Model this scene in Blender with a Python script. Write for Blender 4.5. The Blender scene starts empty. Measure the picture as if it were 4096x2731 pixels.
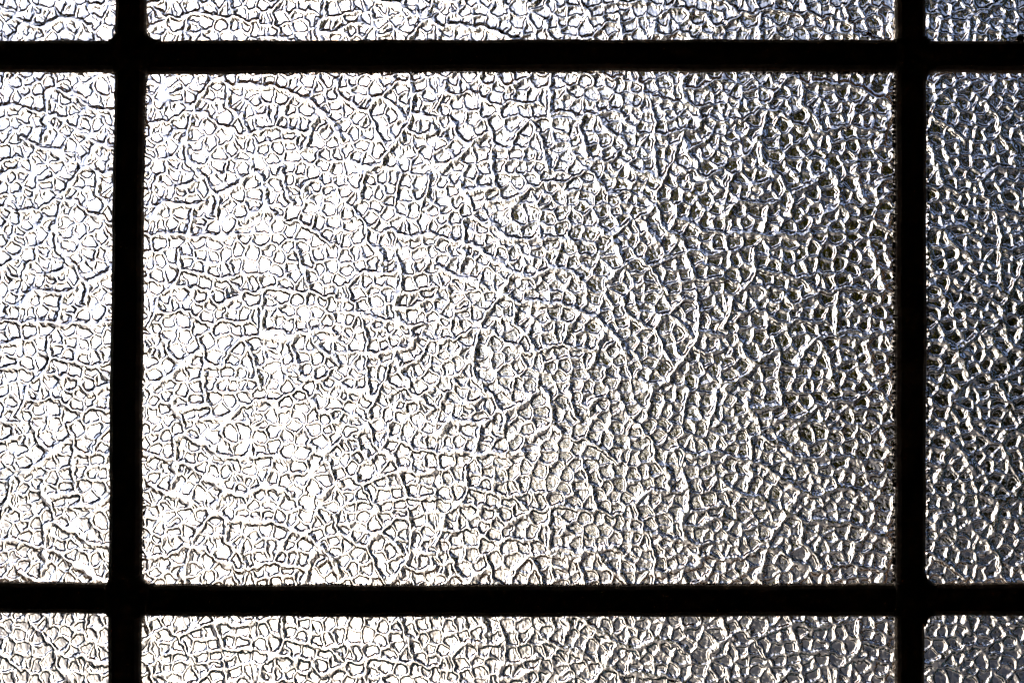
import bpy, bmesh, math, random
import numpy as np
R = math.radians
sc = bpy.context.scene
col = sc.collection
rng = np.random.default_rng(7)
random.seed(7)

# ------------------------------------------------------------------ camera, sky, sun, exposure
PX = 1e-4                      # one photograph pixel on the window plane, in metres
ZC = 1.65                      # height of the middle of the picture on the window
HOR = 1960                     # photograph row of the eye level
D = 4096 * PX * 50 / 36        # camera to glass
cam = bpy.data.cameras.new('camera'); cam_o = bpy.data.objects.new('camera', cam); col.objects.link(cam_o)
cam.lens = 50; cam.sensor_width = 36; cam.clip_start = 0.01; cam.clip_end = 5000
cam_o.location = (0, -D, ZC - (HOR - 1365.5) * PX); cam_o.rotation_euler = (R(90), 0, 0)
cam.shift_y = (HOR - 1365.5) / 4096
sc.camera = cam_o

SUN_EL, SUN_AZ = 16.0, -8.5     # azimuth measured from straight ahead, negative to the left
w = bpy.data.worlds.new('World'); sc.world = w; w.use_nodes = True
nt = w.node_tree
sky = nt.nodes.new('ShaderNodeTexSky'); sky.sky_type = 'NISHITA'; sky.sun_disc = False
sky.sun_elevation = R(SUN_EL); sky.sun_rotation = R(SUN_AZ)
sky.air_density = 0.4; sky.dust_density = 1.0; sky.ozone_density = 3.5
bg = nt.nodes['Background']; bg.inputs['Strength'].default_value = 0.08
nt.links.new(sky.outputs[0], bg.inputs['Color'])
sun = bpy.data.lights.new('sun', 'SUN'); sun.energy = 3.0; sun.angle = R(0.5); sun.color = (1, 0.86, 0.68)
sun_o = bpy.data.objects.new('sun', sun); col.objects.link(sun_o)
sun_o.rotation_euler = (R(-(90 - SUN_EL)), 0, R(-SUN_AZ))
sc.view_settings.view_transform = 'Standard'; sc.view_settings.look = 'None'
sc.view_settings.gamma = 1; sc.view_settings.exposure = 0.45
sc.cycles.max_bounces = 14; sc.cycles.transmission_bounces = 12; sc.cycles.diffuse_bounces = 4
sc.cycles.sample_clamp_indirect = 8; sc.cycles.use_denoising = True
sc.cycles.caustics_refractive = True; sc.cycles.caustics_reflective = True

# ------------------------------------------------------------------ helpers
def P(x, y, dep=0.0):
    """photograph pixel on the window plane -> world point, dep metres behind it"""
    return ((x - 2048) * PX, dep, ZC - (y - 1365.5) * PX)

def tag(o, label=None, cat=None, group=None, kind=None):
    if label: o['label'] = label
    if cat: o['category'] = cat
    if group: o['group'] = group
    if kind: o['kind'] = kind
    return o

def mesh_obj(name, verts, faces, mat, parent=None, smooth=False):
    me = bpy.data.meshes.new(name)
    me.from_pydata([tuple(v) for v in verts], [], [tuple(f) for f in faces]); me.update()
    if smooth: me.polygons.foreach_set('use_smooth', [True] * len(me.polygons))
    me.materials.append(mat)
    o = bpy.data.objects.new(name, me); col.objects.link(o); o.parent = parent
    return o

def box(v, f, x0, x1, y0, y1, z0, z1):
    n = len(v)
    v += [(x0,y0,z0),(x1,y0,z0),(x1,y1,z0),(x0,y1,z0),(x0,y0,z1),(x1,y0,z1),(x1,y1,z1),(x0,y1,z1)]
    f += [(n,n+3,n+2,n+1),(n+4,n+5,n+6,n+7),(n,n+1,n+5,n+4),(n+1,n+2,n+6,n+5),(n+2,n+3,n+7,n+6),(n+3,n,n+4,n+7)]

def new_mat(name):
    m = bpy.data.materials.new(name); m.use_nodes = True
    return m, m.node_tree, m.node_tree.nodes['Principled BSDF']

def noise_col(nt, bsdf, c0, c1, scale, detail=6, bump=0.0, bdist=0.001, bscale=None):
    tc = nt.nodes.new('ShaderNodeTexCoord')
    n = nt.nodes.new('ShaderNodeTexNoise'); n.inputs['Scale'].default_value = scale; n.inputs['Detail'].default_value = detail
    r = nt.nodes.new('ShaderNodeValToRGB')
    r.color_ramp.elements[0].position = 0.3; r.color_ramp.elements[1].position = 0.7
    r.color_ramp.elements[0].color = (*c0, 1); r.color_ramp.elements[1].color = (*c1, 1)
    nt.links.new(tc.outputs['Object'], n.inputs['Vector']); nt.links.new(n.outputs['Fac'], r.inputs['Fac'])
    nt.links.new(r.outputs['Color'], bsdf.inputs['Base Color'])
    if bump:
        b = nt.nodes.new('ShaderNodeBump'); b.inputs['Strength'].default_value = bump; b.inputs['Distance'].default_value = bdist
        n2 = nt.nodes.new('ShaderNodeTexNoise'); n2.inputs['Scale'].default_value = bscale or scale; n2.inputs['Detail'].default_value = 8
        nt.links.new(tc.outputs['Object'], n2.inputs['Vector'])
        nt.links.new(n2.outputs['Fac'], b.inputs['Height']); nt.links.new(b.outputs['Normal'], bsdf.inputs['Normal'])
    return r

# ------------------------------------------------------------------ materials
def glass_material():
    m = bpy.data.materials.new('rolled_glass'); m.use_nodes = True; t = m.node_tree; t.nodes.clear()
    out = t.nodes.new('ShaderNodeOutputMaterial')
    tc = t.nodes.new('ShaderNodeTexCoord')
    n = t.nodes.new('ShaderNodeTexNoise'); n.inputs['Scale'].default_value = 420; n.inputs['Detail'].default_value = 4
    n.inputs['Roughness'].default_value = 0.6
    t.links.new(tc.outputs['Object'], n.inputs['Vector'])
    b = t.nodes.new('ShaderNodeBump'); b.inputs['Strength'].default_value = 1.0; b.inputs['Distance'].default_value = GLASS_MICRO
    t.links.new(n.outputs['Fac'], b.inputs['Height'])
    prev = None
    for c, ior in (((1,1,1,1), 1.52),):   # dispersion
        g = t.nodes.new('ShaderNodeBsdfGlass'); g.inputs['Color'].default_value = c
        g.inputs['IOR'].default_value = ior; g.inputs['Roughness'].default_value = 0.0
        t.links.new(b.outputs['Normal'], g.inputs['Normal'])
        if prev is None: prev = g
        else:
            a = t.nodes.new('ShaderNodeAddShader')
            t.links.new(prev.outputs[0], a.inputs[0]); t.links.new(g.outputs[0], a.inputs[1]); prev = a
    # orange scatter lobe, put in to imitate the warm glow of the sun
    d = t.nodes.new('ShaderNodeBsdfRefraction'); d.inputs['Color'].default_value = (1, 0.68, 0.38, 1); d.inputs['Roughness'].default_value = 0.32; d.inputs['IOR'].default_value = 1.52
    mx = t.nodes.new('ShaderNodeMixShader'); mx.inputs['Fac'].default_value = GLOW_MIX
    t.links.new(prev.outputs[0], mx.inputs[1]); t.links.new(d.outputs[0], mx.inputs[2])
    t.links.new(mx.outputs[0], out.inputs['Surface'])
    return m
GLOW_MIX = 0.03  # share of the orange glow lobe
GLASS_MICRO = 0.00002
M_glass = glass_material()

M_bar, t, b = new_mat('dark_iron'); b.inputs['Roughness'].default_value = 0.6
noise_col(t, b, (0.12,0.08,0.05), (0.22,0.145,0.09), 140, bump=0.35, bdist=0.0004, bscale=900)
M_putty, t, b = new_mat('old_putty'); b.inputs['Roughness'].default_value = 0.9
noise_col(t, b, (0.10,0.07,0.05), (0.45,0.40,0.36), 900, bump=0.6, bdist=0.0004)
b.inputs['Transmission Weight'].default_value = 0.0
M_rust, t, b = new_mat('rust'); b.inputs['Roughness'].default_value = 0.9
noise_col(t, b, (0.03,0.012,0.006), (0.14,0.06,0.025), 1500, bump=0.5, bdist=0.0003)
M_board, t, b = new_mat('teal_sky_tint'); b.inputs['Roughness'].default_value = 0.5
noise_col(t, b, (0.10,0.30,0.40), (0.16,0.40,0.50), 9, bump=0.2, bdist=0.001, bscale=60)  # teal stands in for bluish sky light in the glass edges
M_wall, t, b = new_mat('plaster'); b.inputs['Roughness'].default_value = 0.9
noise_col(t, b, (0.34,0.22,0.13), (0.42,0.28,0.17), 4, bump=0.3, bdist=0.003, bscale=40)
M_teal, t, b = new_mat('teal_fringe_tint'); b.inputs['Roughness'].default_value = 0.9
noise_col(t, b, (0.06,0.42,0.55), (0.08,0.52,0.66), 4)  # left wall colour, chosen to put teal light into the glass lines
M_ochre, t, b = new_mat('ochre_fringe_tint'); b.inputs['Roughness'].default_value = 0.9
noise_col(t, b, (0.55,0.30,0.12), (0.65,0.37,0.16), 4)  # right wall colour, chosen to put warm light into the glass lines
M_floor, t, b = new_mat('floor_wood'); b.inputs['Roughness'].default_value = 0.5
noise_col(t, b, (0.08,0.045,0.025), (0.14,0.08,0.04), 5)
M_ground, t, b = new_mat('paving'); b.inputs['Roughness'].default_value = 0.5; b.inputs['Specular IOR Level'].default_value = 0.35
noise_col(t, b, (0.20,0.18,0.165), (0.42,0.39,0.37), 0.55, detail=10, bump=0.3, bdist=0.02, bscale=6)
M_bark, t, b = new_mat('bark'); b.inputs['Roughness'].default_value = 0.9
noise_col(t, b, (0.05,0.035,0.025), (0.12,0.09,0.06), 6, bump=0.6, bdist=0.03)

def leaf_mat(name, c0, c1, tr):
    m = bpy.data.materials.new(name); m.use_nodes = True; t = m.node_tree; t.nodes.clear()
    out = t.nodes.new('ShaderNodeOutputMaterial')
    d = t.nodes.new('ShaderNodeBsdfDiffuse'); s = t.nodes.new('ShaderNodeBsdfTranslucent'); mx = t.nodes.new('ShaderNodeMixShader')
    tc = t.nodes.new('ShaderNodeTexCoord')
    n = t.nodes.new('ShaderNodeTexNoise'); n.inputs['Scale'].default_value = 1.3; n.inputs['Detail'].default_value = 5
    r = t.nodes.new('ShaderNodeValToRGB'); r.color_ramp.elements[0].position = .35; r.color_ramp.elements[1].position = .65
    r.color_ramp.elements[0].color = (*c0,1); r.color_ramp.elements[1].color = (*c1,1)
    t.links.new(tc.outputs['Object'], n.inputs['Vector']); t.links.new(n.outputs['Fac'], r.inputs['Fac'])
    t.links.new(r.outputs['Color'], d.inputs['Color']); t.links.new(r.outputs['Color'], s.inputs['Color'])
    mx.inputs['Fac'].default_value = tr
    t.links.new(d.outputs[0], mx.inputs[1]); t.links.new(s.outputs[0], mx.inputs[2]); t.links.new(mx.outputs[0], out.inputs['Surface'])
    return m
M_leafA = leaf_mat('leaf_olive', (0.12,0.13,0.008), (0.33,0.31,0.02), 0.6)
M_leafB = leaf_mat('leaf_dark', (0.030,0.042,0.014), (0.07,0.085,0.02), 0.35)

# traced cell centres and long cracks of one roller repeat (tile origin x, y, scale, points)
# tiles: name, ox, oy, display scale (px per source px), list of seeds in display px /10
S=4.4786; T=2.559
SEEDS=[
(600,310,S,"37 6 65 3 94 4 82 16 121 14 142 6 18 30 8 20 10 5 45 23 49 34 73 35 53 56 15 52 33 62 2 63 16 70 64 71 52 84 10 93 32 96 53 107 13 112 38 125 19 130 0 120 58 138 92 51 107 58 107 34 127 30 127 52 154 22 149 44 160 57 136 75 162 92 85 78 106 91 83 105 88 121 109 120 133 108 148 127 163 121 165 143 87 146 125 138"),
(980,310,S,"2 6 19 5 43 7 66 10 84 14 112 9 133 19 148 9 155 30 104 29 134 41 12 27 40 33 66 36 21 42 7 62 27 59 51 66 88 43 80 59 109 57 160 52 144 61 161 69 28 80 11 88 69 82 86 83 105 84 129 85 145 100 27 108 53 106 11 123 34 129 60 127 82 103 83 121 102 117 129 117 158 117 118 140 81 143 50 146 165 138 145 140"),
(1360,310,S,"22 5 44 6 83 10 108 4 64 18 6 12 11 32 33 24 30 41 45 52 12 58 111 20 93 37 118 40 111 58 70 57 92 69 72 79 103 95 79 103 145 14 173 14 155 35 137 50 155 58 132 80 154 87 173 60 173 85 36 75 46 82 8 88 50 101 23 101 5 110 13 132 38 124 32 141 50 150 68 132 116 113 141 117 170 110 125 135 152 137 99 131 88 148 118 152 139 152"),
(600,655,S,"18 9 46 1 67 7 98 14 126 5 149 7 43 19 65 26 4 31 29 32 118 29 145 30 166 9 18 48 37 56 55 54 76 46 96 46 77 65 49 66 125 48 8 66 112 71 133 66 156 56 145 76 24 85 56 89 88 87 105 92 128 92 162 87 3 88 5 110 20 113 38 112 59 117 92 106 82 120 111 116 143 110 168 108 168 122 18 142 47 140 86 140 116 146 142 137 169 132 158 152"),
(980,655,S,"26 3 55 13 36 21 78 11 98 11 84 30 98 34 123 16 142 5 165 11 147 27 171 32 13 37 53 37 46 60 63 66 85 51 95 70 126 41 113 54 126 65 118 77 152 48 158 65 152 84 171 84 18 56 17 75 26 93 42 97 57 85 86 90 114 100 133 105 158 108 31 115 61 113 80 119 104 128 131 140 150 130 170 135 29 136 62 136 76 150 103 151"),
(1360,655,S,"19 11 27 30 57 13 54 28 74 24 66 10 97 28 118 34 142 33 142 10 168 32 11 53 20 64 49 51 70 53 89 48 116 59 143 55 165 58 11 88 38 80 58 100 70 77 86 90 91 68 109 80 132 83 153 72 168 85 21 110 33 131 72 111 101 108 113 117 129 116 152 108 168 110 8 137 58 134 80 138 96 131 112 137 135 140 161 137"),
(600,1000,S,"40 10 65 1 92 10 113 13 134 9 152 28 2 20 16 21 67 23 38 45 16 47 87 32 115 36 137 35 72 51 53 60 100 59 126 61 161 59 10 68 146 76 122 83 58 82 91 85 26 89 5 94 22 104 45 100 66 98 85 106 109 101 127 114 149 98 147 118 169 113 102 120 16 121 32 128 59 125 12 141 90 141 126 140 156 142"),
(980,1000,S,"14 7 45 2 63 13 87 12 132 7 156 5 9 31 36 27 58 36 85 30 112 21 119 46 133 35 155 32 15 58 41 57 91 50 74 63 102 62 146 53 129 69 155 72 169 57 1 63 14 89 44 78 42 95 68 85 95 90 122 90 137 93 155 98 170 80 171 100 45 112 73 107 62 125 78 134 107 113 128 110 150 129 169 123 123 135 100 139 42 135 20 121 5 113 7 140 60 150 168 145"),
(1360,1000,S,"10 12 30 8 49 6 60 25 86 10 114 9 141 7 168 3 90 29 122 30 148 27 163 33 35 28 13 36 29 54 48 57 72 52 96 57 121 62 147 56 170 53 9 77 31 79 62 73 88 83 65 91 112 89 131 90 160 80 160 102 10 100 39 101 67 112 91 110 112 118 131 117 142 123 163 123 14 125 49 123 33 135 15 148 69 136 92 138 118 141 138 145 164 140 53 147 37 153 78 153 102 153 160 154"),
(600,1345,S,"8 7 35 0 64 4 77 18 102 9 134 8 48 25 18 29 31 54 81 43 116 37 156 20 2 30 10 68 147 44 4 42 50 69 79 65 110 66 138 62 167 68 37 88 13 95 57 99 83 92 109 83 131 88 150 91 168 87 31 106 6 114 85 114 53 121 114 110 143 111 168 109 26 130 67 140 94 140 126 133 2 135 36 150 166 137 6 150 104 153"),
(980,1345,S,"18 12 51 14 74 21 99 13 121 16 139 2 146 19 169 20 24 38 47 34 102 37 131 40 152 47 172 40 49 53 80 45 86 58 110 60 136 64 8 48 8 68 33 76 58 70 51 90 76 89 90 77 116 90 139 92 149 85 166 69 164 98 9 89 26 102 4 110 98 106 131 115 52 109 72 119 32 127 104 127 163 122 71 141 23 147 45 147 99 144 121 145 146 147 166 145 4 136"),
(1360,1345,T,"4 2 16 11 35 9 44 6 55 3 66 6 84 7 79 13 95 10 90 2 3 13 4 25 13 22 21 28 65 23 88 26 35 24 45 22 52 31 42 37 33 36 80 33 69 38 92 42 98 33 56 45 82 52 31 51 16 39 3 36 8 47 21 49 50 54 44 64 57 64 69 59 91 64 63 71 73 71 87 72 97 60 5 60 14 61 27 68 9 71 20 79 36 77 49 80 62 81 80 84 96 82 4 85 14 87"),
(600,1690,T,"7 6 17 14 7 25 2 16 20 27 28 6 38 1 43 12 54 4 64 15 84 13 96 9 35 20 45 23 58 28 76 28 94 27 31 32 41 36 53 36 54 46 70 37 16 44 3 43 31 45 40 48 46 54 65 50 78 50 90 45 97 40 4 56 15 63 30 61 40 67 49 71 60 61 70 70 84 61 94 58 93 67 62 79 79 76 87 80 96 79 5 74 21 81 33 84 18 87 70 84 49 86"),
(980,1690,T,"17 14 29 8 18 1 51 4 42 14 70 6 87 7 94 4 59 16 77 19 92 15 15 27 31 25 43 27 59 30 94 27 73 40 53 46 36 43 19 41 20 54 28 57 4 49 3 60 9 63 78 47 40 59 56 58 52 68 71 66 79 58 91 41 96 51 15 74 30 73 44 82 64 82 86 76 97 80 8 85 23 84 89 86 3 77"),
(1360,1690,T,"11 7 24 13 39 4 41 15 55 6 70 8 80 17 95 20 93 5 55 21 63 28 13 22 4 24 19 35 30 29 42 37 52 44 67 42 80 33 80 44 93 39 6 37 12 44 24 50 70 57 90 58 87 70 44 62 54 60 32 67 46 74 59 73 73 69 11 64 10 76 23 75 75 80 91 83 50 85 22 88 12 87 60 85 78 89"),
]
MAJ=[
(600,310,S,"76 60 88 38 103 20 112 4;76 63 95 66 108 72 122 84 138 92 153 101 165 106;76 62 70 85 67 100 61 115 66 127 67 142 71 155;72 62 56 69 40 76 28 82 0 83;112 3 125 3 133 8 140 15 155 15 172 15;139 14 140 30 139 50 147 60 162 71 168 80 172 90"),
(980,310,S,"-3 16 20 15 40 18 55 20 75 25 88 32 105 40 118 43 128 53 138 62 150 77 158 85 166 98 171 110;86 34 78 46 67 57 62 72 57 87;0 101 15 101 35 94 55 90 68 95 90 96 112 102 118 102;131 70 121 83 117 100 112 117 106 130"),
(1360,310,S,"-6 6 -3 30 3 40 18 47 33 57 50 65 58 76 64 92 68 103 76 115 84 123;75 36 90 20 100 11 118 9;76 38 90 47 98 53 108 65 115 76;50 63 58 48 68 38 76 36;123 0 124 10 129 22 130 40 128 60 127 75 119 90 114 98 105 112 96 122 86 131 82 142 74 152;119 94 136 101 153 105 170 99;127 65 145 68 166 75"),
(600,655,S,"78 6 84 16 96 27 104 34 110 46 121 58;0 128 20 127 40 127 70 131 100 129 130 131 155 128;77 76 77 95 73 110 70 124;18 22 10 38 5 50;22 66 13 88 0 96;22 66 40 72 75 75 98 70;48 42 64 39 80 32;123 58 140 47 160 38 170 26;123 58 121 75 115 92"),
(980,655,S,"20 15 27 28 36 45 36 60 34 73 24 84 12 92 0 102;34 73 42 81 52 92;67 8 70 25 71 42 76 58 83 70;103 56 106 42 117 32 131 28;73 102 92 106 103 108 120 118 132 126 145 138 158 147"),
(1360,655,S,"38 64 37 50 40 36 43 25 50 12 62 4 76 2;22 80 32 95 42 104 46 118 47 130 52 142 62 151;107 20 105 40 101 58 99 72;160 22 158 42 153 60 146 72 147 84;84 119 95 121 108 130 125 134 145 130 170 127"),
(600,1000,S,"53 0 53 15 52 30 52 42 47 56 41 67;26 76 45 68 70 67 102 72;53 37 75 39 95 44 112 49 132 52 142 51 160 45;136 53 148 63 160 75;108 86 118 95 128 99 150 90 166 80;10 112 25 114 40 112 58 108 72 110 80 120 90 128 110 131 130 128 160 130 172 130;11 90 10 112 3 126 -2 140"),
(980,1000,S,"93 0 100 15 105 33 108 50 114 65;-2 76 18 76 32 72 52 69 70 71 85 76 110 76 125 79 145 84 160 82;32 78 31 95 32 110 31 124 28 142;30 148 60 147 85 150 110 150 125 145 145 143 160 150"),
(1360,1000,S,"68 0 74 12 75 25 74 40;101 12 105 25 110 38 109 60 107 75 100 88 99 105 103 122 108 133;12 62 16 74 23 92 30 108 38 121 43 136 47 156;14 66 26 50 38 43 60 41 85 43 108 38;42 117 62 122 85 127 105 133 125 135 148 133;110 77 135 77 150 70 172 66;102 103 120 107 138 100 155 90 172 86"),
(600,1345,S,"22 0 30 15 33 30 45 41 56 46;95 27 78 33 66 44 57 49 46 60 38 72 25 80 0 93;86 0 91 15 95 28 96 50 96 75 98 95 102 115 106 126;97 55 115 56 128 52 136 44 143 30 150 15 160 8 172 0;39 114 45 128 52 140 58 153;55 132 80 125 104 123;90 151 115 147 140 144 150 136 165 127 172 124"),
(980,1345,S,"0 2 20 0 40 2 65 4 86 0;-2 8 9 24 15 42 20 58 22 72 26 89;86 0 82 20 87 33 93 48 97 66;118 -2 128 12 136 24 147 32 158 37 168 52;100 76 125 79 145 72 152 65;98 95 110 102 120 118 128 132;0 125 12 122 25 115 45 114 55 117 62 112 75 104 88 101 97 95;135 138 155 134 172 133"),
(1360,1345,T,"26 0 28 18 28 32 27 45 30 58 32 64;29 17 40 18 52 14 60 13 70 12 75 5 78 2;58 14 55 23 49 32 48 42 42 52 37 62 32 72 30 84;57 23 61 33 65 41 70 46 70 52;0 50 10 55 22 58 31 62;48 47 58 54 66 54 75 60 82 61 90 57 96 55;62 34 72 28 80 22 86 18;70 66 82 66 95 74"),
(600,1690,T,"0 36 8 35 26 39 38 42 46 48 55 55 66 62 74 68;36 14 46 18 56 23 65 30 70 34 85 36 99 35;27 15 27 28 26 38 26 52 22 66;0 62 8 68 16 72 28 75 40 80 50 86;77 69 86 73 98 75;66 88 72 78 77 70"),
(980,1690,T,"0 35 20 34 45 38;66 22 76 30 83 34;98 19 87 26 83 34 88 48 92 58;0 73 10 69 22 65 38 70 48 74;76 78 85 69 98 61"),
(1360,1690,T,"13 15 23 27 30 40;13 15 20 9 26 5;30 9 36 22 42 29 52 34 58 41 60 52 65 65 68 76;51 0 50 14 60 17 68 22 76 27 88 29 99 31;50 15 44 25;12 55 22 64 28 73 34 82 40 88;22 63 35 58 50 53 58 50;60 50 72 47 82 53 96 49;68 76 80 77 98 78"),
]

# ------------------------------------------------------------------ the rolled pattern of the glass (one repeat of the roller)
A_, B_, C_ = 1148.5, 870.5, 1741.0      # the repeat: (A, B) and (0, C), in photograph pixels
def src_to_uv(x, y):
    u = x - 766 + 7 * ((y - 449) / 1741) * (1 - (x - 766) / 2297)
    v = (y - 449 + 8 * (x - 766) / 2297) * 1741 / (1734 + 14 * (x - 766) / 2297)
    return u, v
def wrap(u, v):
    k = np.floor(u / A_); u = u - k * A_; v = np.mod(v - k * B_, C_)
    return u, v
seeds = []
for ox, oy, s, txt in SEEDS:
    a = np.array(txt.split(), float).reshape(-1, 2) * 10 / s + (ox, oy)
    u, v = src_to_uv(a[:,0], a[:,1]); seeds.append(np.stack(wrap(u, v), 1))
seeds = np.concatenate(seeds)
def copies(pts):
    out = []
    for i in (-1, 0, 1):
        for j in (-2, -1, 0, 1, 2):
            out.append(pts + (i * A_, i * B_ + j * C_))
    return np.concatenate(out)
keep = []                                   # merge seeds given twice at tile borders
for i, p in enumerate(seeds):
    ok = True
    for k in keep:
        dv = p - seeds[k]
        for di in (-1, 0, 1):
            q = dv + (di * A_, di * B_)
            q1 = (q[1] + C_/2) % C_ - C_/2
            if q[0]*q[0] + q1*q1 < 17**2: ok = False
    if ok: keep.append(i)
seeds = seeds[keep]
cell_h = rng.normal(0, 1, len(seeds)); cell_t = rng.normal(0, 1, (len(seeds), 2))
allp = copies(seeds); allid = np.tile(np.arange(len(seeds)), 15)
m = (allp[:,0] > -150) & (allp[:,0] < A_ + 150) & (allp[:,1] > -150) & (allp[:,1] < C_ + 150)
allp, allid = allp[m], allid[m]

def catmull(p, n=5):
    p = np.asarray(p, float); q = np.vstack([2*p[0]-p[1], p, 2*p[-1]-p[-2]]); out = []
    for i in range(1, len(q) - 2):
        for t in np.linspace(0, 1, n, endpoint=False):
            a, b, c, d = q[i-1], q[i], q[i+1], q[i+2]
            out.append(0.5*((2*b)+(-a+c)*t+(2*a-5*b+4*c-d)*t*t+(-a+3*b-3*c+d)*t**3))
    out.append(p[-1]); return np.array(out)
segs = []
for ox, oy, s, txt in MAJ:
    for line in txt.split(';'):
        a = np.array(line.split(), float).reshape(-1, 2) * 10 / s + (ox, oy)
        a = catmull(a); u, v = src_to_uv(a[:,0], a[:,1])
        wdt = rng.uniform(0.85, 1.2)
        for i in range(len(a) - 1): segs.append((u[i], v[i], u[i+1], v[i+1], wdt))
segs = np.array(segs)
sg = []
for i in (-1, 0, 1, 2):
    for j in (-2, -1, 0, 1, 2):
        q = segs.copy(); q[:,[0,2]] += i*A_; q[:,[1,3]] += i*B_ + j*C_; sg.append(q)
sg = np.concatenate(sg)
m = (sg[:,0] > -80) & (sg[:,0] < A_ + 80) & (sg[:,1] > -80) & (sg[:,1] < C_ + 80)
sg = sg[m]

def per_noise(u, v, n, lo, hi, seed):
    """noise that repeats with the roller"""
    g = np.random.default_rng(seed); out = np.zeros_like(u)
    for _ in range(n):
        lam = math.exp(g.uniform(math.log(lo), math.log(hi))); th = g.uniform(0, 2*math.pi)
        kx, ky = math.cos(th)/lam, math.sin(th)/lam
        m2 = round(ky * C_); m1 = round((kx + m2*B_/(A_*C_)) * A_)
        out += np.sin(2*math.pi*((m1/A_ - m2*B_/(A_*C_))*u + m2/C_*v) + g.uniform(0, 6.283))
    return out / math.sqrt(n/2)

TS = 1.5
NV = int(round(C_/TS)); dv = C_/NV; NU = int(A_/TS) + 3; du = TS
W_MIN, D_MIN, W_MAJ, D_MAJ = 9.8, 10.2, 16.5, 16.5
def smooth(t): return t*t*(3-2*t)
def groove(d, w):
    # V-shaped groove with a rounded bottom, steepest at its rims
    t = np.clip(d/w, 0, 1)
    return 0.6*(1 - np.sqrt(t*t + 0.01) + 0.1*(1-t))/1.0 + 0.4*np.sqrt(1 - t**2.2)
tile = np.zeros((NU, NV))
uu, vv = np.meshgrid(np.arange(NU)*du, np.arange(NV)*dv, indexing='ij')
wu = uu + 3.2*per_noise(uu, vv, 26, 35, 160, 1) + 1.0*per_noise(uu, vv, 16, 12, 30, 11)
wv = vv + 3.2*per_noise(uu, vv, 26, 35, 160, 2) + 1.0*per_noise(uu, vv, 16, 12, 30, 12)
wmod = 1 + 0.22*per_noise(uu, vv, 24, 40, 140, 3)
BL = 40
for i0 in range(0, NU, BL):
    for j0 in range(0, NV, BL):
        s_ = np.s_[i0:i0+BL, j0:j0+BL]
        pu, pv = wu[s_], wv[s_]; sh = pu.shape
        lo_u, hi_u, lo_v, hi_v = pu.min(), pu.max(), pv.min(), pv.max()
        m = (allp[:,0] > lo_u-90) & (allp[:,0] < hi_u+90) & (allp[:,1] > lo_v-90) & (allp[:,1] < hi_v+90)
        q = allp[m]; ids = allid[m]
        pts = np.stack([pu.ravel(), pv.ravel()], 1)
        d2 = ((pts[:,None,:] - q[None])**2).sum(2)
        o = np.argpartition(d2, 5, axis=1)[:, :6]
        dd = np.take_along_axis(d2, o, 1); first = dd.argmin(1); n1 = o[np.arange(len(pts)), first]
        s1 = q[n1]; de = np.full(len(pts), 1e9)
        for k in range(6):
            sk = q[o[:,k]]; e = sk - s1; L = np.sqrt((e**2).sum(1))
            good = L > 1e-6; L[~good] = 1
            dist = np.where(good, (e*((s1+sk)/2 - pts)).sum(1)/L, 1e9)
            # soft minimum rounds the corners of the cells
            kk = 5.0; h_ = np.clip(0.5 + 0.5*(de-dist)/kk, 0, 1)
            de = np.where(de > 1e8, dist, np.where(dist > 1e8, de, de*(1-h_) + dist*h_ - kk*h_*(1-h_)))
        own = ids[n1]; loc = (pts - s1)/25.0
        cell = cell_h[own]*0.5 + (cell_t[own]*loc).sum(1)*0.55 - 0.55*(loc**2).sum(1)
        # the long cracks
        m = (np.minimum(sg[:,0],sg[:,2]) < hi_u+45) & (np.maximum(sg[:,0],sg[:,2]) > lo_u-45) & (np.minimum(sg[:,1],sg[:,3]) < hi_v+45) & (np.maximum(sg[:,1],sg[:,3]) > lo_v-45)
        s = sg[m]; dm = np.full(len(pts), 1e3)
        if len(s):
            a = s[:,:2]; e = s[:,2:4]-a; L2 = (e**2).sum(1)+1e-9
            t_ = np.clip(((pts[:,None,:]-a[None])*e[None]).sum(2)/L2[None], 0, 1)
            dd = np.sqrt(((pts[:,None,:]-a[None]-t_[...,None]*e[None])**2).sum(2))/s[None,:,4]
            dm = dd.min(1)
        wm = wmod[s_].ravel()
        g1 = groove(np.maximum(de,0), W_MIN*wm)
        g2 = groove(dm, W_MAJ*(0.5+0.5*wm))
        a1, a2 = D_MIN*wm*g1, D_MAJ*g2
        gm = np.sqrt(np.sqrt(a1**4 + a2**4))
        tile[s_] = (-gm + cell*(1-np.maximum(g1, g2))).reshape(sh)
tile += 0.35*per_noise(uu, vv, 40, 9, 26, 5) + 0.5*per_noise(uu, vv, 30, 25, 70, 6)

def tile_at(u, v):
    u, v = wrap(u, v)
    fu = u/du; fv = v/dv; iu = np.floor(fu).astype(int); iv = np.floor(fv).astype(int)
    a = fu-iu; b = fv-iv; iv0 = iv % NV; iv1 = (iv+1) % NV
    return (tile[iu,iv0]*(1-a)*(1-b) + tile[iu+1,iv0]*a*(1-b) + tile[iu,iv1]*(1-a)*b + tile[iu+1,iv1]*a*b)

# ------------------------------------------------------------------ the window
win = bpy.data.objects.new('window', None); col.objects.link(win)
win.location = P(2048, 3300, 0.0)
tag(win, 'old window of crackled rolled glass panes held in dark iron glazing bars', 'window')
def adopt(o):
    o.parent = win; o.matrix_parent_inverse = win.matrix_world.inverted(); return o
bpy.context.view_layer.update()

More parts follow.
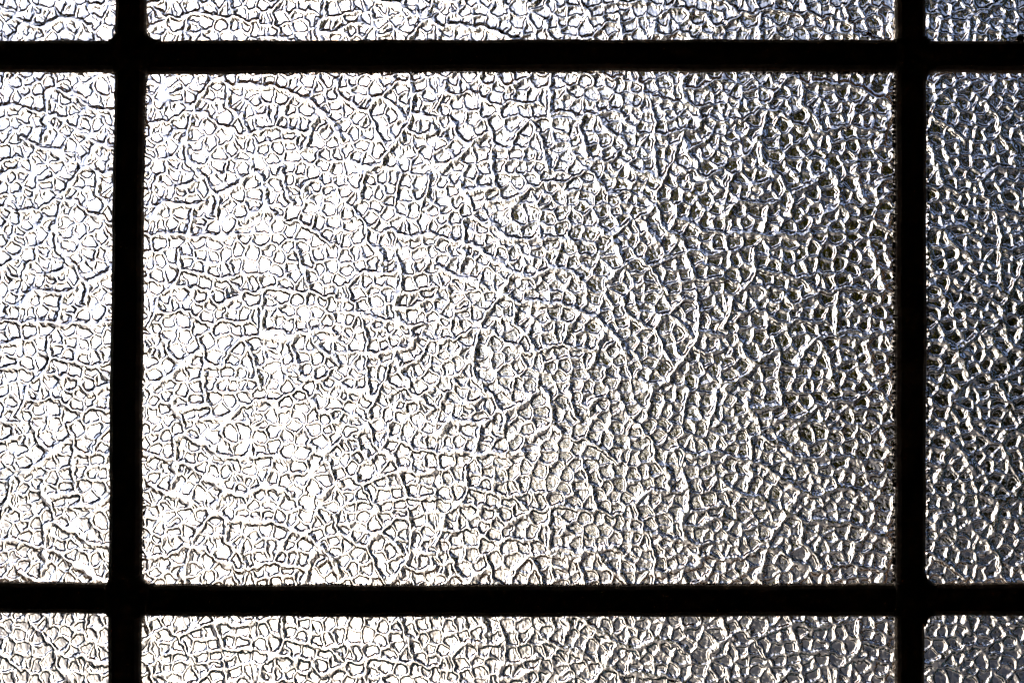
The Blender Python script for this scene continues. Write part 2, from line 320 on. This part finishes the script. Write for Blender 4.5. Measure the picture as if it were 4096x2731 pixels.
X0, X1, Y0, Y1 = -420, 4516, -360, 3090         # the glazed opening
THICK = 0.003
STEP = 2.7
def axis(lo, hi, vlo, vhi):
    """fine where the photograph shows the pane, coarse outside it"""
    out = []; p = lo
    while p < hi:
        out.append(p); p += STEP if vlo - 30 <= p <= vhi + 30 else 9.0
    out.append(hi); return np.array(out)
def pane(x0, x1, y0, y1, off, flip, label, flats=(), bubbles=()):
    xs, ys = axis(x0, x1, 0, 4096), axis(y0, y1, 0, 2731)
    gx, gy = np.meshgrid(xs, ys)
    k = 1 + THICK/1.52/D                        # the relief is seen through the thickness of the glass
    sx, sy = 2048 + (gx-2048)/k, 1365.5 + 534.5 + (gy-1365.5-534.5)/k
    if flip: sx = flip - sx
    u, v = src_to_uv(sx + off[0], sy + off[1])
    h = tile_at(u, v)
    for fx, fy, fr in flats:
        q = np.exp(-(((gx-fx)**2 + (gy-fy)**2)/fr**2)**2); h = h*(1-q)
    for bx, by, br in bubbles:
        rr = np.sqrt((gx-bx)**2 + (gy-by)**2)/br
        h = h + 0.9*br*np.sqrt(np.clip(1-rr*rr, 0, 1))
    n = gx.size; nx = len(xs); ny = len(ys)
    co = np.empty((n+4, 3)); wx, wy = win.location.x, win.location.z
    co[:n,0] = ((gx-2048)*PX).ravel() - wx; co[:n,1] = (THICK + h*PX).ravel(); co[:n,2] = (ZC-(gy-1365.5)*PX).ravel() - wy
    for i, (a, b) in enumerate(((x0,y0),(x1,y0),(x1,y1),(x0,y1))):
        p = P(a, b); co[n+i] = (p[0]-wx, 0.0, p[2]-wy)
    ii = np.arange(n).reshape(ny, nx)
    q = np.stack([ii[:-1,:-1], ii[:-1,1:], ii[1:,1:], ii[1:,:-1]], -1).reshape(-1, 4)
    c = [ii[0,0], ii[0,-1], ii[-1,-1], ii[-1,0]]
    extra = [(n+3, n+2, n+1, n)] + [(n+i, n+(i+1) % 4, c[(i+1) % 4], c[i]) for i in range(4)]
    faces = np.vstack([q, np.array(extra)])
    me = bpy.data.meshes.new('glass_pane')
    me.vertices.add(len(co)); me.vertices.foreach_set('co', co.astype(np.float32).ravel())
    me.loops.add(faces.size); me.loops.foreach_set('vertex_index', faces.astype(np.int32).ravel())
    me.polygons.add(len(faces)); me.polygons.foreach_set('loop_start', np.arange(0, faces.size, 4, dtype=np.int32))
    sm = np.ones(len(faces), bool); sm[-5:] = False
    me.polygons.foreach_set('use_smooth', sm)
    me.update(calc_edges=True); me.validate()
    me.materials.append(M_glass)
    o = bpy.data.objects.new('glass_pane', me); col.objects.link(o); o.parent = win
    tag(o, label)
    return o
bub = [(1235,578,9),(916,1177,11),(685,1176,9),(921,1179,10),(1134,1280,9),(1161,1282,8),(1003,1670,10),(1660,1745,9),(1905,366,9),
       (2358,1373,9),(3088,1006,10),(3193,1004,9),(3457,1227,9),(2737,752,7),(3303,1292,7),(3435,1523,8),(2922,482,9),(2252,700,8),(1232,1979,8),
       (1100,760,6),(2480,1610,9),(2630,2010,8),(2060,1850,8),(1490,2205,8),(2880,1780,8),(3200,1400,8),(2150,520,7)]
pane(565, 3600, 285, 2345, (0,0), 0, 'largest pane, in the middle, warm glow at its top left and dark foliage behind its right',
     flats=[(648,385,30),(3515,350,36)], bubbles=bub)
pane(572, 3600, Y0, 172, (310,-640), 0, 'shallow wide pane along the top edge', bubbles=[(2900,90,9),(1500,60,8)])
pane(558, 3600, 2448, Y1, (-420,260), 0, 'shallow wide pane along the bottom edge', bubbles=[(900,2560,8),(2300,2600,9)])
pane(X0, 470, 280, 2338, (520,-350), 0, 'bright narrow pane at the left edge')
pane(3690, X1, 280, 2345, (-233,417), 0, 'dark narrow pane at the right edge, foliage behind it')
pane(X0, 476, Y0, 172, (813,133), 0, 'bright corner pane at the top left')
pane(3690, X1, Y0, 176, (137,611), 0, 'dark corner pane at the top right')
pane(X0, 452, 2440, Y1, (77,902), 0, 'bluish corner pane at the bottom left')
pane(3690, X1, 2448, Y1, (617,-99), 0, 'grey corner pane at the bottom right')

# ---- iron glazing bars: edges follow the photograph, with rough paint and putty edges
def rough(t, seed, amp=1.0):
    g = np.random.default_rng(seed); o = np.zeros_like(t)
    for lam, a in ((700,1.6),(260,1.1),(90,0.7),(38,0.7),(19,0.7),(11,0.5)):
        o += a*np.sin(2*math.pi*t/lam*g.uniform(.85,1.15) + g.uniform(0,6.28))
    for _ in range(int(len(t)*8/260)):
        c = g.uniform(t[0], t[-1]); o += g.uniform(-1,4)*np.exp(-((t-c)/g.uniform(5,14))**2)
    return o*amp
def bar(vertical, t0, t1, ea, eb, seed, yf=-0.0030, label=None):
    t = np.arange(t0, t1+1, 7.0)
    a = np.interp(t, [p[0] for p in ea], [p[1] for p in ea]) - rough(t, seed)*0.8
    b = np.interp(t, [p[0] for p in eb], [p[1] for p in eb]) + rough(t, seed+50)*0.8
    verts = []; faces = []; n = 8
    for k in range(len(t)):
        wd = b[k]-a[k]; i1 = 0.05*wd; i2 = 0.16*wd
        sec = [(a[k]+7, .0042), (a[k], .0010), (a[k], -.0003), (a[k]+i1, yf*0.62), (a[k]+i2, yf), (b[k]-i2, yf), (b[k]-i1, yf*0.62), (b[k], -.0003), (b[k], .0010), (b[k]-7, .0042)]
        n = len(sec)
        for c, y in sec:
            p = P(c, t[k], y) if vertical else P(t[k], c, y); verts.append((p[0]-win.location.x, p[1], p[2]-win.location.z))
    for k in range(len(t)-1):
        for i in range(n):
            j = (i+1) % n; f = (k*n+i, k*n+j, (k+1)*n+j, (k+1)*n+i)
            faces.append(f if not vertical else f[::-1])
    o = mesh_obj('glazing_bar', verts, faces, M_bar, win)
    if label: o['label'] = label
    return o
bar(True, Y0-30, Y1+30, [(-400,466),(0,463),(400,457),(1500,440),(2400,434),(3200,430)], [(-400,590),(0,588),(300,584),(400,580),(1500,571),(2731,566),(3200,564)], 3, label='left upright bar')
bar(True, Y0-30, Y1+30, [(-400,3580),(0,3579),(1300,3577),(2731,3578)], [(-400,3703),(0,3703),(1300,3706),(2100,3702),(2731,3696)], 4, label='right upright bar')
bar(False, X0-30, X1+30, [(-400,163),(600,164),(2000,160),(3300,159),(3600,163),(4600,169)], [(-400,289),(400,290),(600,299),(1400,291),(2400,286),(3500,289),(4600,296)], 5, yf=-0.0026, label='upper crossbar')
bar(False, X0-30, X1+30, [(-400,2322),(300,2325),(600,2334),(1300,2338),(3300,2333),(3700,2330),(4600,2329)], [(-400,2449),(300,2451),(600,2462),(1300,2467),(3300,2464),(4600,2458)], 6, yf=-0.0026, label='lower crossbar')

# ---- blobs of solder and putty at the four crossings
def joint(xl, xr, yt, yb, rad, seed, label):
    """rad: corner fillets ul, ur, lr, ll as (along x, along y)"""
    g = np.random.default_rng(seed); pts = []
    cor = [((xl,yt),(-1,-1)),((xr,yt),(1,-1)),((xr,yb),(1,1)),((xl,yb),(-1,1))]
    for (cx, cy), (sx, sy), (rx, ry), k in zip([c[0] for c in cor], [c[1] for c in cor], rad, range(4)):
        arc = []
        for i in range(9):
            th = i/8*math.pi/2
            ax = cx + sx*rx*(1-math.sin(th)); ay = cy + sy*ry*(1-math.cos(th))
            ax += g.normal(0, .9); ay += g.normal(0, .9)
            arc.append((ax, ay))
        if k in (1, 3): arc = arc[::-1]
        # ul: from (left arm) to (top arm)
        if k == 0: arc = arc
        pts += arc
    cx, cy = (xl+xr)/2, (yt+yb)/2
    n = len(pts); verts = []; faces = []
    for dep, sc_ in ((.0012, 1.0), (-.0006, 1.0), (-.0022, .97), (-.0033, .86)):
        for x, y in pts:
            p = P(cx+(x-cx)*sc_, cy+(y-cy)*sc_, dep); verts.append((p[0]-win.location.x, p[1], p[2]-win.location.z))
    for l in range(3):
        for i in range(n):
            j = (i+1) % n; faces.append((l*n+i, l*n+j, (l+1)*n+j, (l+1)*n+i))
    p = P(cx, cy, -.0036); verts.append((p[0]-win.location.x, p[1], p[2]-win.location.z)); c = len(verts)-1
    for i in range(n): faces.append((3*n+i, 3*n+(i+1) % n, c))
    o = mesh_obj('solder_joint', verts, faces, M_bar, win, smooth=True); o['label'] = label
joint(459, 587, 163, 293, [(24,24),(60,40),(9,8),(5,5)], 1, 'upper left crossing')
joint(3578, 3704, 163, 290, [(6,6),(14,14),(42,38),(5,5)], 2, 'upper right crossing')
joint(435, 569, 2330, 2456, [(18,16),(44,38),(32,26),(15,13)], 3, 'lower left crossing')
joint(3577, 3702, 2333, 2463, [(5,5),(52,44),(34,42),(5,5)], 4, 'lower right crossing')

# ---- putty crumbs and rust along the bars
def crumb_strip(name, mat, pts, wmin, wmax, seed, dep=-0.0004):
    """an irregular bead of crumbs along a line, real lumps"""
    g = np.random.default_rng(seed); verts = []; faces = []
    (x0, y0), (x1, y1) = pts; L = math.hypot(x1-x0, y1-y0); t = 0.0
    while t < L:
        r = g.uniform(wmin, wmax); cx = x0+(x1-x0)*t/L + g.normal(0, wmin*.4); cy = y0+(y1-y0)*t/L + g.normal(0, wmin*.4)
        n = 7; b = len(verts); ph = g.uniform(0, 6.28)
        for s_, dd in ((1.0, .0002), (.7, -r*0.35*PX), ):
            for i in range(n):
                a = ph + 2*math.pi*i/n; rr = r*s_*g.uniform(.75, 1.2)
                p = P(cx+rr*math.cos(a), cy+rr*math.sin(a), dep+dd); verts.append((p[0]-win.location.x, p[1], p[2]-win.location.z))
        p = P(cx, cy, dep-r*0.5*PX); verts.append((p[0]-win.location.x, p[1], p[2]-win.location.z))
        for i in range(n):
            j = (i+1) % n; faces += [(b+i, b+j, b+n+j, b+n+i), (b+n+i, b+n+j, b+2*n)]
        t += r*g.uniform(.6, 3.5)
    return mesh_obj(name, verts, faces, mat, win, smooth=True)
for i, (nm, mt, pts, a, b, lab) in enumerate([
    ('putty', M_putty, ((3574,310),(3573,2320)), 3, 8, 'crumbling grey putty along the right edge of the middle pane'),
    ('putty', M_putty, ((3000,294),(3560,294)), 3, 7, 'putty crumbs under the upper crossbar at the right'),
    ('putty', M_putty, ((3712,330),(3712,2300)), 2, 6, 'rusty crumbs along the right upright bar'),
    ('rust', M_rust, ((590,310),(578,700)), 2, 5, 'rust along the left upright bar'),
    ('rust', M_rust, ((578,1950),(573,2290)), 2, 5, None),
    ('rust', M_rust, ((900,296),(2500,291)), 1.5, 4, None),
    ('rust', M_rust, ((700,2335),(3300,2333)), 1.5, 4, None)]):
    o = crumb_strip(nm, mt, pts, a, b, 20+i)
    if lab: o['label'] = lab
for (x, y, rx, ry, rot, lab) in ((3477,137,13,7,20,'dark rust flake on the top pane'), (4082,155,17,14,0,'brown rust spot on the top right pane')):
    v = []; f = []; n = 12
    for s_, dd in ((1, 0), (.75, -.0004)):
        for i in range(n):
            a = 2*math.pi*i/n; ex, ey = rx*s_*math.cos(a)*(1+.12*math.sin(3*a)), ry*s_*math.sin(a); c, s = math.cos(R(rot)), math.sin(R(rot))
            p = P(x+ex*c-ey*s, y+ex*s+ey*c, -.0002+dd); v.append((p[0]-win.location.x, p[1], p[2]-win.location.z))
    for i in range(n): f.append((i, (i+1) % n, n+(i+1) % n, n+i))
    f.append(tuple(range(n, 2*n)))
    mesh_obj('rust_flake', v, f, M_rust, win)['label'] = lab

# ---- outer frame, and unseen reveal boards added to bring teal into the glass edges
def wbox(name, mat, x0, x1, y0, y1, d0, d1):
    v = []; f = []; a = P(x0, y1); b = P(x1, y0); lx, lz = win.location.x, win.location.z
    box(v, f, a[0]-lx, b[0]-lx, d0, d1, a[2]-lz, b[2]-lz)
    return mesh_obj(name, v, f, mat, win)
FW = 170
for a in ((X0-FW, X0, Y0-FW, Y1+FW), (X1, X1+FW, Y0-FW, Y1+FW), (X0, X1, Y0-FW, Y0), (X0, X1, Y1, Y1+FW)):
    wbox('window_frame', M_bar, *a, -.006, .012)
RV = 0.07
for a in ((X0-FW-200, X0-FW, Y0-FW, Y1+FW), (X1+FW, X1+FW+200, Y0-FW, Y1+FW), (X0-FW-200, X1+FW+200, Y0-FW-200, Y0-FW), (X0-FW-200, X1+FW+200, Y1+FW, Y1+FW+200)):
    wbox('tint_reveal', M_board, *a, -.004, RV)

# ------------------------------------------------------------------ the wall and the dim room on this side of it
ax0, ax1 = P(X0-FW-200, 0)[0], P(X1+FW+200, 0)[0]
az0, az1 = P(0, Y1+FW+200)[2], P(0, Y0-FW-200)[2]
v = []; f = []
for a in ((-1.2, ax0, 0.002, RV-.005, 0, 2.6), (ax1, 1.2, 0.002, RV-.005, 0, 2.6), (ax0, ax1, 0.002, RV-.005, 0, az0), (ax0, ax1, 0.002, RV-.005, az1, 2.6)): box(v, f, *a)
tag(mesh_obj('window_wall', v, f, M_wall), kind='structure')
for nm, mt, a in (('wall_back', M_wall, (-1.0,1.0,-1.9,-1.8,0,2.4)), ('wall_left', M_teal, (-1.0,-0.9,-1.8,0.001,0,2.4)), ('wall_right', M_ochre, (0.9,1.0,-1.8,0.001,0,2.4)),
                  ('ceiling', M_wall, (-1.0,1.0,-1.9,0.001,2.401,2.5)), ('floor', M_floor, (-0.9,0.9,-1.8,0.001,0.02,0.06))):
    v = []; f = []; box(v, f, *a); tag(mesh_obj(nm, v, f, mt), kind='structure')

# ------------------------------------------------------------------ outside: paving and trees
v = [(-1500,RV+.05,0),(1500,RV+.05,0),(1500,3000,0),(-1500,3000,0)]
tag(mesh_obj('ground', v, [(0,1,2,3)], M_ground), kind='structure')

def tree(name, x, y, h, r, crown0, leaf, n, mat, label, group, seed, fill=1.0):
    g = np.random.default_rng(seed)
    root = bpy.data.objects.new(name, None); col.objects.link(root); root.location = (x, y, 0)
    tag(root, label, 'tree', group)
    v = []; f = []
    def limb(a, b, r0, r1, k=7):
        a = np.array(a, float); b = np.array(b, float); d = b-a; d /= np.linalg.norm(d)
        s = np.cross(d, (0.3,0.2,1) if abs(d[2]) < .9 else (1,0,0)); s /= np.linalg.norm(s); t = np.cross(d, s); o = len(v)
        for p, rr in ((a,r0),((a+b)/2+g.normal(0,.12,3)*np.linalg.norm(b-a)*.25,(r0+r1)/2),(b,r1)):
            for i in range(k):
                q = p+rr*(s*math.cos(6.283*i/k)+t*math.sin(6.283*i/k)); v.append(tuple(q))
        for l in range(2):
            for i in range(k): f.append((o+l*k+i, o+l*k+(i+1)%k, o+(l+1)*k+(i+1)%k, o+(l+1)*k+i))
    limb((0,0,-.1), (0,0,h*.55), r*.06, r*.04); 
    tips = []
    for i in range(9):
        a = 2.4*i; z0 = crown0+(h*.55-crown0)*g.uniform(.2,1); e = r*g.uniform(.5,.85)
        b = (e*math.cos(a), e*math.sin(a), z0+g.uniform(.1,.4)*h*.4); limb((0,0,z0), b, r*.025, r*.008, 5); tips.append(b)
    mesh_obj('trunk', v, f, M_bark, root)
    # leaf clumps through the volume of the crown
    nc = 70; cz = (crown0+h)/2; hz = (h-crown0)/2
    dirs = g.normal(size=(nc,3)); dirs /= np.linalg.norm(dirs, axis=1)[:,None]
    cc = dirs*(g.uniform(.25,1,nc)**.5)[:,None]*np.array([r,r,hz])*g.uniform(.8,1.08,(nc,1)) + (0,0,cz)
    cr = g.uniform(.16,.34,nc)*r
    k = g.integers(0, nc, n); dd = g.normal(size=(n,3)); dd /= np.linalg.norm(dd, axis=1)[:,None]
    pos = cc[k] + dd*(cr[k]*g.uniform(0.2,1,n)**.5)[:,None]*fill
    t1 = g.normal(size=(n,3)); t1 /= np.linalg.norm(t1, axis=1)[:,None]; t2 = np.cross(t1, g.normal(size=(n,3))); t2 /= np.linalg.norm(t2, axis=1)[:,None]
    s = (leaf*g.uniform(.6,1.4,n))[:,None]
    co = np.stack([pos-t1*s, pos+t2*s*.5, pos+t1*s, pos-t2*s*.5], 1).reshape(-1,3)
    me = bpy.data.meshes.new('crown'); me.vertices.add(4*n); me.vertices.foreach_set('co', co.astype(np.float32).ravel())
    me.loops.add(4*n); me.loops.foreach_set('vertex_index', np.arange(4*n, dtype=np.int32)); me.polygons.add(n); me.polygons.foreach_set('loop_start', np.arange(0,4*n,4,dtype=np.int32))
    me.update(calc_edges=True); me.materials.append(mat)
    o = bpy.data.objects.new('crown', me); col.objects.link(o); o.parent = root; o['kind'] = 'stuff'
G = 'trees outside behind the glass'
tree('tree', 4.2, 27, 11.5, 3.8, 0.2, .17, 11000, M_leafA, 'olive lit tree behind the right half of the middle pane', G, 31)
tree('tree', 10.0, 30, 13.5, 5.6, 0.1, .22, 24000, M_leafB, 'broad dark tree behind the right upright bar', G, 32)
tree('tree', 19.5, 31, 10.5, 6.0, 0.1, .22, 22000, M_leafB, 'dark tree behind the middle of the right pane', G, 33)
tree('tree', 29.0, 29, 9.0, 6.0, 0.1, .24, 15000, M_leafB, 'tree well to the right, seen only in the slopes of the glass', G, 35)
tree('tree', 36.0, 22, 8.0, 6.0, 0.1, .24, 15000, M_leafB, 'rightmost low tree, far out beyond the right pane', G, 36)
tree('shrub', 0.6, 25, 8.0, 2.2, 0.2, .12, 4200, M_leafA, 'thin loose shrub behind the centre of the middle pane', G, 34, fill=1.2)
